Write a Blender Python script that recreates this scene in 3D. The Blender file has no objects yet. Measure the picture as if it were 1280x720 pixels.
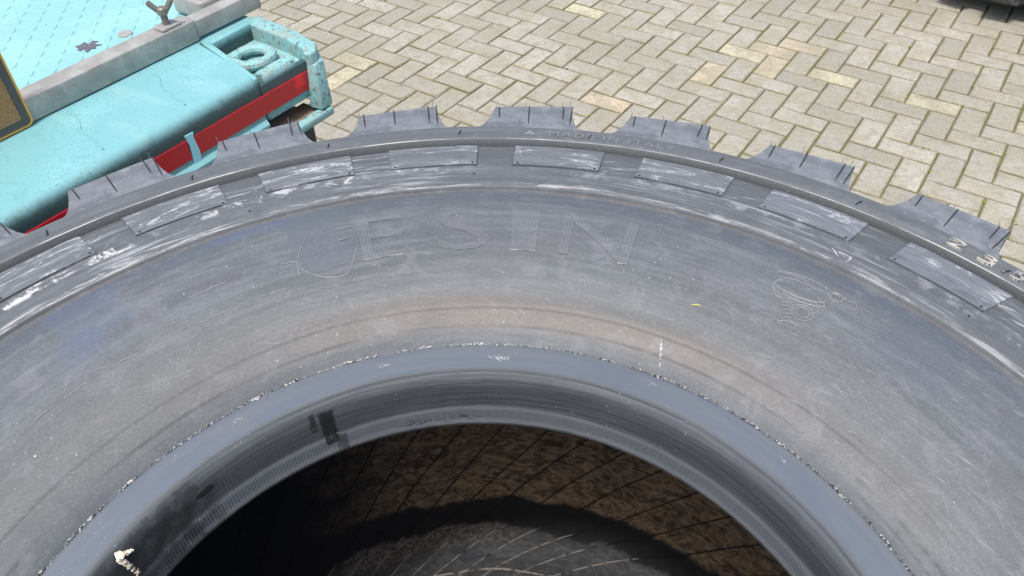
import bpy, bmesh, math, random
from mathutils import Vector, Matrix, noise as mnoise
random.seed(7)
R = math.radians
sc = bpy.context.scene
C = bpy.context.collection

# ------------------------------------------------------------ camera
FPX, PIT, ROL, CAMH = 987.387631, 0.757148454, -0.0206121699, 1.65123694
cp, sp, cr, sr = math.cos(PIT), math.sin(PIT), math.cos(ROL), math.sin(ROL)
XW, DW = Vector((1, 0, 0)), Vector((0, -sp, -cp))
right = XW*cr - DW*sr
up = -(XW*sr + DW*cr)
back = Vector((0, -cp, sp))
cam = bpy.data.cameras.new('camera')
cam.sensor_width = 36
cam.lens = FPX/1280*36
cam.clip_start = 0.02
cam.clip_end = 1000
camo = bpy.data.objects.new('camera', cam)
C.objects.link(camo)
camo.matrix_world = Matrix(((right.x, up.x, back.x, 0), (right.y, up.y, back.y, 0), (right.z, up.z, back.z, CAMH), (0, 0, 0, 1)))
cam.dof.use_dof = False
sc.camera = camo

# ------------------------------------------------------------ light
SUN = Vector((-0.13, -0.33, 1.0)).normalized()      # towards the sun
w = bpy.data.worlds.new('World')
sc.world = w
w.use_nodes = True
wn = w.node_tree
bg = wn.nodes['Background']
sky = wn.nodes.new('ShaderNodeTexSky')
sky.sky_type = 'NISHITA'
sky.sun_disc = False
sky.sun_elevation = math.asin(SUN.z)
sky.sun_rotation = math.atan2(SUN.x, SUN.y)
sky.air_density = 1.0
sky.dust_density = 4.0
sky.ozone_density = 1.0
wn.links.new(sky.outputs[0], bg.inputs[0])
bg.inputs[1].default_value = 0.15
sl = bpy.data.lights.new('sun', 'SUN')
sl.energy = 2.0
sl.angle = R(7)
sl.color = (1, .965, .91)
so = bpy.data.objects.new('sun', sl)
C.objects.link(so)
so.rotation_euler = SUN.to_track_quat('Z', 'Y').to_euler()
sc.view_settings.view_transform = 'Standard'
sc.view_settings.look = 'None'
sc.view_settings.gamma = 1
sc.view_settings.exposure = 0.60

# ------------------------------------------------------------ material helper
class NT:
    def __init__(s, name):
        s.m = bpy.data.materials.new(name)
        s.m.use_nodes = True
        s.t = s.m.node_tree
        s.b = s.t.nodes['Principled BSDF']
    def n(s, typ, **kw):
        nd = s.t.nodes.new(typ)
        for k, v in kw.items(): setattr(nd, k, v)
        return nd
    def l(s, a, b):
        if hasattr(a, 'is_linked') or isinstance(a, bpy.types.NodeSocket): s.t.links.new(a, b)
        elif a is not None: b.default_value = a
    def math(s, op, a, b=None, c=None, clamp=False):
        nd = s.n('ShaderNodeMath', operation=op)
        nd.use_clamp = clamp
        s.l(a, nd.inputs[0]); s.l(b, nd.inputs[1]); s.l(c, nd.inputs[2])
        return nd.outputs[0]
    def comb(s, x, y, z=0.0):
        nd = s.n('ShaderNodeCombineXYZ')
        s.l(x, nd.inputs[0]); s.l(y, nd.inputs[1]); s.l(z, nd.inputs[2])
        return nd.outputs[0]
    def noise(s, v, scale=5.0, detail=4.0, rough=.6, dist=0.0):
        nd = s.n('ShaderNodeTexNoise')
        s.l(v, nd.inputs['Vector']); nd.inputs['Scale'].default_value = scale
        nd.inputs['Detail'].default_value = detail; nd.inputs['Roughness'].default_value = rough
        nd.inputs['Distortion'].default_value = dist
        return nd.outputs['Fac']
    def voro(s, v, scale):
        nd = s.n('ShaderNodeTexVoronoi')
        s.l(v, nd.inputs['Vector']); nd.inputs['Scale'].default_value = scale
        return nd.outputs['Distance']
    def step(s, v, a, b):            # smooth 0..1 from a to b (a may be > b)
        nd = s.n('ShaderNodeMapRange', interpolation_type='SMOOTHSTEP')
        s.l(v, nd.inputs['Value'])
        if a < b:
            nd.inputs[1].default_value = a; nd.inputs[2].default_value = b
            nd.inputs[3].default_value = 0; nd.inputs[4].default_value = 1
        else:
            nd.inputs[1].default_value = b; nd.inputs[2].default_value = a
            nd.inputs[3].default_value = 1; nd.inputs[4].default_value = 0
        return nd.outputs[0]
    def win(s, v, a, b, e):          # soft window
        return s.math('MULTIPLY', s.step(v, a-e, a+e), s.step(v, b+e, b-e))
    def mul(s, *a):
        r = a[0]
        for x in a[1:]: r = s.math('MULTIPLY', r, x)
        return r
    def add(s, *a):
        r = a[0]
        for x in a[1:]: r = s.math('ADD', r, x)
        return r
    def mix(s, f, a, b):
        nd = s.n('ShaderNodeMix', data_type='RGBA')
        s.l(f, nd.inputs[0])
        for v, i in ((a, 6), (b, 7)):
            if isinstance(v, tuple): nd.inputs[i].default_value = (*v, 1)
            else: s.l(v, nd.inputs[i])
        return nd.outputs[2]
    def obj(s):
        return s.n('ShaderNodeTexCoord').outputs['Object']
    def pos(s):
        return s.n('ShaderNodeNewGeometry').outputs['Position']
    def attr(s, name, out='Vector'):
        return s.n('ShaderNodeAttribute', attribute_name=name).outputs[out]
    def sep(s, v):
        nd = s.n('ShaderNodeSeparateXYZ'); s.l(v, nd.inputs[0]); return nd.outputs
    def bump(s, h, strength=.3, dist=.001):
        nd = s.n('ShaderNodeBump')
        s.l(h, nd.inputs['Height']); nd.inputs['Strength'].default_value = strength
        nd.inputs['Distance'].default_value = dist
        s.t.links.new(nd.outputs[0], s.b.inputs['Normal'])
    def out(s, col=None, rough=None, metal=None, spec=None):
        for v, k in ((col, 'Base Color'), (rough, 'Roughness'), (metal, 'Metallic'), (spec, 'Specular IOR Level')):
            if isinstance(v, tuple): s.b.inputs[k].default_value = (*v, 1)
            elif v is not None: s.l(v, s.b.inputs[k])
        return s.m

# ------------------------------------------------------------ object helper
def tag(o, label=None, cat=None, group=None, kind=None):
    for k, v in (('label', label), ('category', cat), ('group', group), ('kind', kind)):
        if v: o[k] = v
    return o
def empty(name, mat):
    o = bpy.data.objects.new(name, None)
    o.empty_display_size = .1
    C.objects.link(o)
    o.matrix_world = mat
    return o
def link(name, me, parent=None):
    o = bpy.data.objects.new(name, me)
    C.objects.link(o)
    if parent: o.parent = parent
    return o
def mesh(name, V, F, mat, smooth=False, attrs=None):
    me = bpy.data.meshes.new(name)
    me.from_pydata([tuple(v) for v in V], [], F)
    if mat: me.materials.append(mat)
    if smooth: me.polygons.foreach_set('use_smooth', [True]*len(me.polygons))
    if attrs:
        for an, vals in attrs.items():
            if isinstance(vals[0], (tuple, list)):
                a = me.attributes.new(an, 'FLOAT_VECTOR', 'POINT'); a.data.foreach_set('vector', [c for v in vals for c in v])
            else:
                a = me.attributes.new(an, 'FLOAT', 'POINT'); a.data.foreach_set('value', vals)
    me.update()
    return me
def smooth_by_angle(me, deg=35):
    bm = bmesh.new(); bm.from_mesh(me)
    for f in bm.faces: f.smooth = True
    for e in bm.edges:
        e.smooth = not (len(e.link_faces) == 2 and e.calc_face_angle(0) > R(deg))
    bm.to_mesh(me); bm.free()
def bm_mesh(name, bm, mat, smooth=False, bevel=0, seg=2, ang=30):
    bmesh.ops.recalc_face_normals(bm, faces=bm.faces[:])
    if bevel:
        es = [e for e in bm.edges if len(e.link_faces) == 2 and e.calc_face_angle(0) > R(ang)]
        bmesh.ops.bevel(bm, geom=es, offset=bevel, segments=seg, profile=.5, affect='EDGES')
    me = bpy.data.meshes.new(name)
    bm.to_mesh(me); bm.free()
    me.materials.append(mat)
    if smooth: smooth_by_angle(me)
    return me
def prism(bm, pts, z0, z1, M=None):
    """polygon pts (x,y) between z0 and z1"""
    M = M or Matrix()
    a = [bm.verts.new(M @ Vector((x, y, z0))) for x, y in pts]
    b = [bm.verts.new(M @ Vector((x, y, z1))) for x, y in pts]
    n = len(pts)
    bm.faces.new(a[::-1]); bm.faces.new(b)
    for i in range(n): bm.faces.new((a[i], a[(i+1) % n], b[(i+1) % n], b[i]))
def box(bm, x0, x1, y0, y1, z0, z1, M=None):
    prism(bm, [(x0, y0), (x1, y0), (x1, y1), (x0, y1)], z0, z1, M)
def tube(bm, P, r, seg=8, taper=1.0, cap=True):
    rings = []
    n = len(P)
    for i, p in enumerate(P):
        p = Vector(p)
        d = (Vector(P[min(i+1, n-1)]) - Vector(P[max(i-1, 0)])).normalized()
        a = d.orthogonal().normalized() if i == 0 else (rings[-1][1] - d*rings[-1][1].dot(d)).normalized()
        b = d.cross(a)
        rr = (r if not isinstance(r, (list, tuple)) else r[i])*(1 + (taper-1)*i/max(1, n-1))
        vs = [bm.verts.new(p + a*rr*math.cos(2*math.pi*k/seg) + b*rr*math.sin(2*math.pi*k/seg)) for k in range(seg)]
        rings.append((vs, a))
    for i in range(n-1):
        u, v = rings[i][0], rings[i+1][0]
        for k in range(seg): bm.faces.new((u[k], u[(k+1) % seg], v[(k+1) % seg], v[k]))
    if cap:
        bm.faces.new(rings[0][0][::-1]); bm.faces.new(rings[-1][0])

# ------------------------------------------------------------ paving
YAW, TX, TY, S2, U0 = -0.614118654, 0.926108301, 3.24068505, 0.981501500, 0.1
UD = Vector((math.cos(YAW), math.sin(YAW), 0))*U0
VD = Vector((-math.sin(YAW), math.cos(YAW), 0))*U0*S2
GO = Vector((TX, TY, 0))
def lat(u, v): return GO + UD*u + VD*v

def brick_material():
    m = NT('paving_brick_concrete')
    tone = m.attr('tone', 'Fac')
    p = m.pos()
    n1 = m.noise(p, 9, 4, .6)
    n2 = m.noise(p, 55, 5, .7)
    n3 = m.noise(p, 260, 3, .7)
    base = m.mix(tone, (.262, .249, .212), (.385, .364, .312))
    base = m.mix(m.step(tone, 1.5, 1.6), base, (.52, .48, .33))
    base = m.mix(m.mul(m.step(tone, 2.5, 2.6), .8), base, (.46, .37, .26))
    base = m.mix(m.mul(m.step(n1, .42, .62), .6), base, (.27, .25, .165))
    big = m.noise(p, 1.7, 4, .6)
    base = m.mix(m.mul(m.step(big, .44, .62), .45), base, (.24, .225, .165))
    base = m.mix(m.mul(m.step(m.noise(p, 24, 4, .7, .5), .54, .62), .35), base, (.16, .15, .115))
    base = m.mix(m.mul(m.step(n2, .45, .62), .50), base, (.21, .20, .165))
    base = m.mix(m.mul(m.step(n3, .52, .64), .45), base, (.60, .57, .46))
    spots = m.step(m.voro(p, 38), .10, .05)
    base = m.mix(m.mul(spots, m.step(m.noise(p, 6, 2), .5, .62), .65), base, (.72, .70, .64))
    moss = m.attr('edge', 'Fac')
    gz = m.step(m.noise(p, 3.1, 3), .42, .62)
    base = m.mix(m.mul(m.step(m.add(moss, m.mul(m.add(n2, -.5), .9)), .12, .8), m.add(m.mul(gz, .45), .4)), base, (.17, .155, .075))
    m.bump(m.add(m.mul(n2, .7), n3), .45, .002)
    return m.out(base, m.add(.78, m.mul(n2, .15)), None, .3)
MB = brick_material()

def brick_mesh(tone, seed, L=2.0):
    """one concrete block, long axis = x; chamfered top, slightly irregular"""
    rnd = random.Random(seed)
    hx, hy, c, T = L*U0/2-.0028, U0/2-.0026, .0042, .02
    V, F, ed = [], [], []
    def jit(a=.0009): return rnd.uniform(-a, a)
    nx, ny = 5, 3
    def ring(ix, iy, z, e):
        pts = []
        for i in range(nx): pts.append((-ix+2*ix*i/(nx-1), -iy))
        for j in range(1, ny): pts.append((ix, -iy+2*iy*j/(ny-1)))
        for i in range(1, nx): pts.append((ix-2*ix*i/(nx-1), iy))
        for j in range(1, ny-1): pts.append((-ix, iy-2*iy*j/(ny-1)))
        s = len(V)
        for x, y in pts:
            k = 1-(rnd.uniform(.012, .05) if (rnd.random() < .16 and .1 < e < 1) else 0)
            V.append((x*k+jit(), y*(1-(1-k)*1.6)+jit(), z+jit(.0005)-(.0015 if k < 1 and e > .3 else 0))); ed.append(e)
        return list(range(s, s+len(pts)))
    a = ring(hx, hy, -T*2, 1.0)
    b = ring(hx, hy, -c, 1.0)
    d = ring(hx-c*.5, hy-c*.5, -c*.3, .55)
    e = ring(hx-c*1.3, hy-c*1.3, 0, .12)
    g = ring(hx-c*4, hy-c*4, .0003, 0)
    for p, q in ((a, b), (b, d), (d, e), (e, g)):
        n = len(p)
        for k in range(n): F.append((p[k], p[(k+1) % n], q[(k+1) % n], q[k]))
    F.append(g)
    me = mesh('paving_brick', V, F, MB, False, {'tone': [tone]*len(V), 'edge': ed})
    smooth_by_angle(me, 50)
    return me
variants = [brick_mesh(.05+.95*i/10+random.uniform(-.04, .04), i) for i in range(11)]
yellow_v = brick_mesh(2.0, 77)
pink_v = brick_mesh(3.0, 78)
# lattice ids of pale and reddish blocks, read off the photograph
special = {}
def invlat(p):
    d = p - GO
    return d.dot(UD)/UD.length_squared, d.dot(VD)/VD.length_squared
def px_ground(x, y, z=0.0):
    x -= 640; y -= 360
    d = XW*((cr*x+sr*y)/FPX) + Vector((0, cp, -sp)) + DW*((-sr*x+cr*y)/FPX)
    return Vector((0, 0, CAMH)) + d*((z-CAMH)/d.z)
def brick_of(u, v):
    x, y = math.floor(u), math.floor(v)
    t = (x-y) % 4
    return {0: ('h', x, y), 1: ('h', x-1, y), 3: ('v', x, y), 2: ('v', x, y-1)}[t]
for px in ((735, 13), (928, 66), (1036, 93), (1162, 130), (440, 76), (428, 88), (1276, 158), (820, 36), (1010, 150)):
    special[brick_of(*invlat(px_ground(*px)))] = yellow_v
for px in ((965, 62), (1000, 55), (905, 88), (955, 80), (745, 123)):
    special[brick_of(*invlat(px_ground(*px)))] = pink_v
special[brick_of(*invlat(px_ground(1010, 150)))] = variants[8]
special[brick_of(*invlat(px_ground(820, 36)))] = variants[10]

gm = NT('joint_sand')
gp = gm.pos()
gn = gm.noise(gp, 14, 4)
gcol = gm.mix(gm.step(gn, .38, .62), (.15, .125, .085), (.15, .16, .045))
gcol = gm.mix(gm.mul(gm.step(gm.noise(gp, 220, 3), .5, .7), .4), gcol, (.28, .25, .18))
gm.bump(gm.noise(gp, 300, 3), .6, .003)
gm.out(gcol, .95, None, .15)
gs = mesh('ground', [(-220, -220, -.0085), (220, -220, -.0085), (220, 220, -.0085), (-220, 220, -.0085)], [(0, 1, 2, 3)], gm.m)
ground = link('ground', gs); tag(ground, kind='structure')

# far paving: block colour and joints in the material, beyond the built blocks
fm = NT('far_paving')
fv = fm.sep(fm.pos())
fbt = fm.n('ShaderNodeTexBrick')
fmap = fm.n('ShaderNodeMapping'); fmap.inputs['Rotation'].default_value = (0, 0, -YAW)
fm.l(fm.pos(), fmap.inputs[0]); fm.l(fmap.outputs[0], fbt.inputs['Vector'])
fbt.inputs['Scale'].default_value = 1
fbt.inputs['Brick Width'].default_value = .2; fbt.inputs['Row Height'].default_value = .1
fbt.inputs['Mortar Size'].default_value = .004
fbt.inputs['Color1'].default_value = (.40, .38, .33, 1); fbt.inputs['Color2'].default_value = (.28, .27, .24, 1)
fbt.inputs['Mortar'].default_value = (.14, .13, .08, 1)
fm.out(fbt.outputs['Color'], .85, None, .3)
paving = empty('paving', Matrix.Translation((0, 0, 0)))
tag(paving, kind='structure')
bricks = []
for u in range(-64, 44):
    for v in range(-60, 46):
        t = (u-v) % 4
        if t == 0: k, c, rot = ('h', u, v), lat(u+1, v+.5), 0
        elif t == 3: k, c, rot = ('v', u, v), lat(u+.5, v+1), 1
        else: continue
        q = c - Vector((0, 0, CAMH))
        z = q.dot(-back)
        vis = False
        if z > .2:
            ix = 640+FPX*q.dot(right)/z; iy = 360-FPX*q.dot(up)/z
            vis = 380 < ix < 1320 and -25 < iy < 300 and not (iy > 250 and ix < 1060) and not (iy > 205 and ix < 950)
        bricks.append((q.length, k, c, rot, vis))
bricks.sort(key=lambda b: (not b[4], b[0]))
ind = [b for b in bricks if b[4]][:300]
rest = bricks[len(ind):]
def place(b):
    _, k, c, rot, _v = b
    me = special.get(k) or variants[min(10, max(0, int(random.gauss(5.8, 2.9))))]
    M = Matrix.Translation(c + Vector((0, 0, random.uniform(-.0016, .0012)))) @ Matrix.Rotation(YAW + (R(90) if rot else 0) + random.gauss(0, .006), 4, 'Z') \
        @ Matrix.Rotation(random.gauss(0, .006), 4, 'X') @ Matrix.Rotation(random.gauss(0, .004), 4, 'Y')
    M = M @ Matrix.Diagonal((1 if not rot else S2, 1 if rot else S2, 1, 1))
    return me, M
for b in ind:
    me, M = place(b)
    o = link('paving_brick', me, paving); o.matrix_world = M
V, F, T, Ee = [], [], [], []
for b in rest:
    me, M = place(b)
    s = len(V)
    V += [M @ v.co for v in me.vertices]
    tn = me.attributes['tone'].data; eg = me.attributes['edge'].data
    T += [a.value for a in tn]; Ee += [a.value for a in eg]
    F += [tuple(s+i for i in p.vertices) for p in me.polygons]
rm = mesh('paving_bricks_remaining', V, F, MB, True, {'tone': T, 'edge': Ee})
rm.polygons.foreach_set('use_smooth', [False]*len(rm.polygons))
tag(link('paving_bricks_remaining', rm, paving), kind='stuff')
# ring of far paving around the built field
cen = lat(-10, -7)
a_, b_ = 108*U0/2-.4, 106*U0*S2/2-.4
Mx = Matrix.Translation(cen) @ Matrix.Rotation(YAW, 4, 'Z')
BV = [Mx @ Vector((x*s_, y*t_, -.003)) for s_, t_ in ((a_, b_), (200, 200)) for x, y in ((-1, -1), (1, -1), (1, 1), (-1, 1))]
far = mesh('pavement_beyond', BV, [(0, 4, 5, 1), (1, 5, 6, 2), (2, 6, 7, 3), (3, 7, 4, 0)], fm.m)
tag(link('pavement_beyond', far), kind='structure')

# moss tufts and grit in the joints
mm = NT('moss'); mm.out(mm.mix(mm.noise(mm.pos(), 90), (.10, .14, .02), (.30, .33, .05)), .95, None, .1)
bm = bmesh.new()
for _ in range(900):
    u, v = random.randint(-22, 14), random.uniform(-16, 15)
    if random.random() < .5: u, v = random.uniform(-22, 14), random.randint(-16, 15)
    if mnoise.noise(Vector((u*.22, v*.22, 3))) < .05: continue
    c = lat(u, v); s = random.uniform(.0015, .0042)
    for _k in range(3):
        p = c + Vector((random.gauss(0, .004), random.gauss(0, .004), -.006+s))
        d = bmesh.ops.create_icosphere(bm, subdivisions=1, radius=s)
        for vv in d['verts']: vv.co = vv.co*random.uniform(.7, 1.2) + p
tag(link('moss', bm_mesh('moss', bm, mm.m)), kind='stuff')

# ------------------------------------------------------------ tyre
TC = Vector((-0.03669055, 0.17614183, 0.98976001))
AX = Vector((0.9998854, 0, -0.01513909)); AY = Vector((6.19205580e-04, 9.99163199e-01, 4.08964265e-02)); AZ = Vector((0.01512642, -0.04090111, 0.99904869))
TM = Matrix(((AX.x, AY.x, AZ.x, TC.x), (AX.y, AY.y, AZ.y, TC.y), (AX.z, AY.z, AZ.z, TC.z), (0, 0, 0, 1)))
HW = -.49
PROF = [(.3830, .0385), (.3850, .0405), (.3885, .0440), (.3960, .0500), (.4060, .0560), (.4130, .0595), (.4150, .0606), (.4175, .0606), (.4200, .0628), (.4225, .0630),
        (.4320, .0675), (.4450, .0725), (.4600, .0765), (.4800, .0800), (.5050, .0825), (.5300, .0832), (.5550, .0820), (.5600, .0812),
        (.5750, .0780), (.5880, .0745), (.5945, .0728), (.5962, .0735), (.5980, .0772), (.5995, .0778), (.6060, .0772), (.6150, .0755), (.6400, .0665), (.6640, .0575), (.6672, .0560),
        (.6680, .0525), (.6705, .0520), (.6712, .0530), (.7000, .0405), (.7400, .0250), (.7680, .0130), (.7715, .0100), (.7750, .0025), (.7840, .0025), (.7885, .0120),
        (.7900, .0128), (.8000, .0112), (.8200, .0055), (.8345, .0010), (.8372, -.0005), (.8385, -.0025), (.8460, -.0060), (.8520, -.0110), (.8540, -.0300), (.8545, -.12)]
def surf(r):
    for (r0, h0), (r1, h1) in zip(PROF, PROF[1:]):
        if r0 <= r <= r1 and r1 > r0: return h0 + (h1-h0)*(r-r0)/(r1-r0)
    return PROF[0][1]
def P3(phi, r, h):
    a = R(phi)
    return Vector((r*math.cos(a), r*math.sin(a), h))
def dens(pts, step):
    out = [pts[0]]
    for a, b in zip(pts, pts[1:]):
        n = max(1, int(math.dist(a, b)/step))
        out += [(a[0]+(b[0]-a[0])*i/n, a[1]+(b[1]-a[1])*i/n) for i in range(1, n+1)]
    return out
def revolve(name, prof, mat, seg=480, fn=None):
    V, F, A = [], [], []
    for j in range(seg+1):                 # open at phi=-90 so that polar coordinates have no jump
        phi = -90 + 360*j/seg
        for i, (r, h) in enumerate(prof):
            rr, hh = (r, h) if fn is None else fn(phi, r, h, i)
            V.append(P3(phi, rr, hh)); A.append((phi, r, h))
    n = len(prof)
    for j in range(seg):
        for i in range(n-1):
            a = j*n+i
            F.append((a, a+1, a+n+1, a+n))
    me = mesh(name, V, F, mat, True, {'polar': A})
    smooth_by_angle(me, 40)
    return me

def polar_nodes(m):
    s = m.sep(m.attr('polar'))
    phi, r, h = s[0], s[1], s[2]
    arc = m.math('MULTIPLY', phi, .0105)          # metres along the arc, roughly
    return phi, r, h, arc

def rubber_material(name='sidewall_rubber', panel=0.0, hatch=0.0):
    m = NT(name)
    phi, r, h, arc = polar_nodes(m)
    o = m.obj()
    st = m.noise(m.comb(m.mul(arc, 7), m.mul(r, 150), 0), 1, 5, .65)        # streaks along the circumference
    st2 = m.noise(m.comb(m.mul(arc, 2.6), m.mul(r, 34), 4), 1, 4, .6, .3)
    blot = m.noise(m.comb(m.mul(arc, 5), m.mul(r, 9), 7), 1, 5, .6, .8)
    g = m.noise(o, 420, 3, .75)
    g2 = m.noise(o, 1300, 2, .8)
    col = m.mix(m.step(st2, .3, .72), (.084, .094, .099), (.124, .136, .142))
    col = m.mix(m.mul(m.step(st, .48, .64), .30), col, (.190, .197, .210))
    col = m.mix(m.mul(m.step(st, .50, .36), .26), col, (.070, .075, .084))
    col = m.mix(m.mul(m.step(blot, .42, .62), .45), col, (.100, .103, .110))
    # bare band by the rim: tan bloom, strongest at the far side
    tan = m.mul(m.win(r, .397, .431, .009), m.add(m.mul(m.win(phi, 52, 112, 16), .7), m.mul(m.win(phi, 18, 128, 14), .3)), m.step(st2, .15, .6))
    col = m.mix(m.mul(tan, .85), col, (.140, .118, .099))
    col = m.mix(m.mul(m.win(r, .398, .452, .012), m.step(phi, 100, 125), .45), col, (.108, .108, .103))
    # dark rubbed arcs
    col = m.mix(m.mul(m.win(r, .3975, .4000, .0012), m.step(m.noise(m.comb(m.mul(arc, 4), 0, 9), 1, 3), .40, .58), .75), col, (.045, .043, .042))
    col = m.mix(m.mul(m.win(r, .3905, .3920, .0012), m.step(m.noise(m.comb(m.mul(arc, 6), 3, 2), 1, 3), .48, .6), .6), col, (.06, .058, .055))
    # clean darker blue zone under the rib
    col = m.mix(m.mul(m.win(r, .564, .595, .005), m.step(st2, .2, .65), .75), col, (.070, .085, .105))
    col = m.mix(m.mul(m.win(r, .5940, .5965, .0008), .6), col, (.085, .070, .060))
    # fine crossing scuffs
    def scuff(ax, ay, sc_, lo, hi, f, c, seed, mask):
        nonlocal col
        u = m.add(m.mul(arc, ax), m.mul(r, ay)); v = m.add(m.mul(r, ax), m.mul(arc, -ay))
        nn = m.noise(m.comb(m.mul(u, sc_*.07), m.mul(v, sc_), seed), 1, 3, .7)
        col = m.mix(m.mul(m.step(nn, lo, hi), mask, f), col, c)
    msk = m.step(m.noise(m.comb(m.mul(arc, 4), m.mul(r, 7), 31), 1, 3), .40, .60)
    flat = m.win(r, .40, .592, .01)
    scuff(.95, .30, 330, .58, .70, .50, (.26, .265, .275), 3, m.mul(flat, msk))
    scuff(.80, -.60, 380, .60, .72, .40, (.25, .255, .265), 8, m.mul(flat, m.step(phi, 85, 120)))
    scuff(.99, .05, 420, .57, .68, .45, (.045, .048, .054), 15, m.mul(flat, m.math('SUBTRACT', 1, msk)))
    scuff(.99, -.15, 300, .60, .70, .50, (.30, .305, .31), 19, m.mul(flat, m.step(phi, 62, 45)))
    mot = m.noise(o, 34, 6, .72, .6)
    col = m.mix(m.mul(m.step(mot, .52, .66), .28), col, (.205, .212, .226))
    col = m.mix(m.mul(m.step(mot, .47, .34), .35), col, (.070, .074, .082))
    # wiped blue wax patches
    def patch(p0, p1, r0, r1, ep, er, f, c):
        nonlocal col
        wob = m.mul(m.add(m.noise(m.comb(m.mul(arc, 9), m.mul(r, 60), p0), 1, 3), -.5), 1.0)
        pp = m.add(phi, m.mul(wob, ep*2.2)); rr = m.add(r, m.mul(wob, er*2.0))
        col = m.mix(m.mul(m.win(pp, p0, p1, ep), m.win(rr, r0, r1, er), f), col, c)
    patch(131.5, 138.5, .515, .590, .5, .006, .30, (.085, .120, .190))
    patch(135, 140, .495, .535, .8, .012, .32, (.085, .118, .20))
    patch(111, 121, .572, .592, 1.5, .004, .45, (.095, .125, .200))
    patch(105.6, 112.8, .487, .592, .35, .003, .60, (.092, .110, .128))
    patch(33, 43, .50, .575, 3, .012, .45, (.075, .088, .115))
    if not panel:
        col = m.mix(m.mul(m.win(r, .672, .768, .002), .55), col, (.072, .078, .088))
    col = m.mix(m.mul(m.win(r, .7725, .7889, .0004), .90), col, (.042, .047, .050))
    col = m.mix(m.mul(m.win(r, .6675, .6705, .0006), .8), col, (.025, .026, .028))
    if panel:
        lp = m.add(m.mul(m.math('FRACT', m.math('DIVIDE', m.add(phi, 4.66-81.95+1327), 13.27)), 13.27), -4.66)
        col = m.mix(m.mul(m.step(m.math('ABSOLUTE', lp), 4.56, 4.63), .8), col, (.03, .032, .036))
    # chalky smears on the outer ring
    ch1 = m.noise(m.comb(m.mul(arc, 13), m.mul(r, 120), 1), 1, 6, .72, .6)
    ch2 = m.noise(m.comb(m.mul(arc, 44), m.mul(r, 26), 5), 1, 5, .7, .4)
    sparse = m.step(m.noise(m.comb(m.mul(arc, 6), m.mul(r, 12), 12), 1, 3), .42, .62)
    left = m.add(.60, m.mul(m.step(phi, 88, 112), .40))
    zone = m.win(r, .602, .771, .004)
    col = m.mix(m.mul(zone, m.step(ch1, .50, .62), sparse, left, .60-panel*.15), col, (.56, .57, .57))
    if panel:
        col = m.mix(m.add(.22, m.mul(m.step(phi, 80, 50), .25)), col, (.215, .235, .265))
        pb = m.noise(m.comb(m.mul(arc, 17), m.mul(r, 34), 21), 1, 6, .72, 1.2)
        col = m.mix(m.mul(m.step(pb, .53, .62), m.step(m.noise(o, 130, 4, .75), .40, .56), m.add(.40, m.mul(left, .5))), col, (.56, .57, .58))
        col = m.mix(m.mul(m.step(pb, .46, .36), .5), col, (.062, .067, .076))
    edge = m.win(r, .640, .668, .006)
    col = m.mix(m.mul(edge, m.step(ch2, .50, .60), m.step(m.noise(m.comb(m.mul(arc, 5), 3, 3), 1, 2), .40, .54), m.add(.25, m.mul(m.step(phi, 90, 105), .75)), .95), col, (.68, .68, .67))
    col = m.mix(m.mul(m.win(r, .5985, .606, .0015), m.step(ch1, .46, .6), left, .75), col, (.55, .54, .52))
    col = m.mix(m.mul(m.win(r, .7889, .7901, .0003), m.step(m.noise(m.comb(m.mul(arc, 10), 1, 8), 1, 3), .42, .6), .7), col, (.58, .57, .54))
    col = m.mix(m.mul(m.win(r, .836, .8395, .0012), m.step(m.noise(m.comb(m.mul(arc, 9), 4, 8), 1, 3), .46, .6), .6), col, (.45, .45, .44))
    # curved wipe marks inside the outer ring
    wv = m.n('ShaderNodeTexWave'); wv.wave_type = 'RINGS'; wv.rings_direction = 'Z'
    m.l(m.comb(m.add(m.mul(m.math('FRACT', m.math('DIVIDE', m.add(phi, 2.5), 13.27)), 1.7), m.add(-.85, m.mul(m.math('FLOOR', m.math('DIVIDE', m.add(phi, 2.5), 13.2)), .0))), m.add(m.mul(r, 9.0), -5.5), m.mul(m.math('FLOOR', m.math('DIVIDE', m.add(phi, 2.5), 13.27)), 1.7)), wv.inputs['Vector'])
    wv.inputs['Scale'].default_value = 1.1; wv.inputs['Distortion'].default_value = 2.4; wv.inputs['Detail'].default_value = 3; wv.inputs['Detail Scale'].default_value = 2.3
    col = m.mix(m.mul(m.win(r, .672, .765, .01), m.step(wv.outputs['Fac'], .93, .995), sparse, m.step(ch1, .46, .56), .55), col, (.55, .55, .53))
    # scattered pale scratches and specks over the flat of the sidewall
    sc1 = m.voro(m.comb(m.mul(arc, 60), m.mul(r, 330), 0), 1)
    col = m.mix(m.mul(m.win(r, .43, .56, .01), m.step(sc1, .07, .03), m.step(m.noise(m.comb(m.mul(arc, 8), m.mul(r, 10), 2), 1, 2), .55, .62), .7), col, (.55, .55, .54))
    sc2 = m.noise(m.comb(m.add(m.mul(arc, 4), m.mul(r, 22)), m.add(m.mul(r, 190), m.mul(arc, -60)), 3), 1, 4, .75)
    col = m.mix(m.mul(m.step(sc2, .60, .72), m.win(r, .41, .58, .02), m.step(phi, 92, 125), .38), col, (.24, .24, .25))
    spk = m.step(m.voro(o, 95), .13, .07)
    col = m.mix(m.mul(spk, m.step(m.noise(o, 7, 2), .56, .66), .45), col, (.42, .42, .42))
    col = m.mix(m.mul(m.step(g, .52, .68), .26), col, (.22, .225, .235))
    col = m.mix(m.mul(m.step(g, .48, .32), .28), col, (.065, .068, .075))
    col = m.mix(m.mul(m.step(g2, .56, .7), .35), col, (.03, .03, .03))
    hgt = m.add(m.mul(g, .5), m.mul(st, .6), m.mul(g2, .25))
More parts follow.
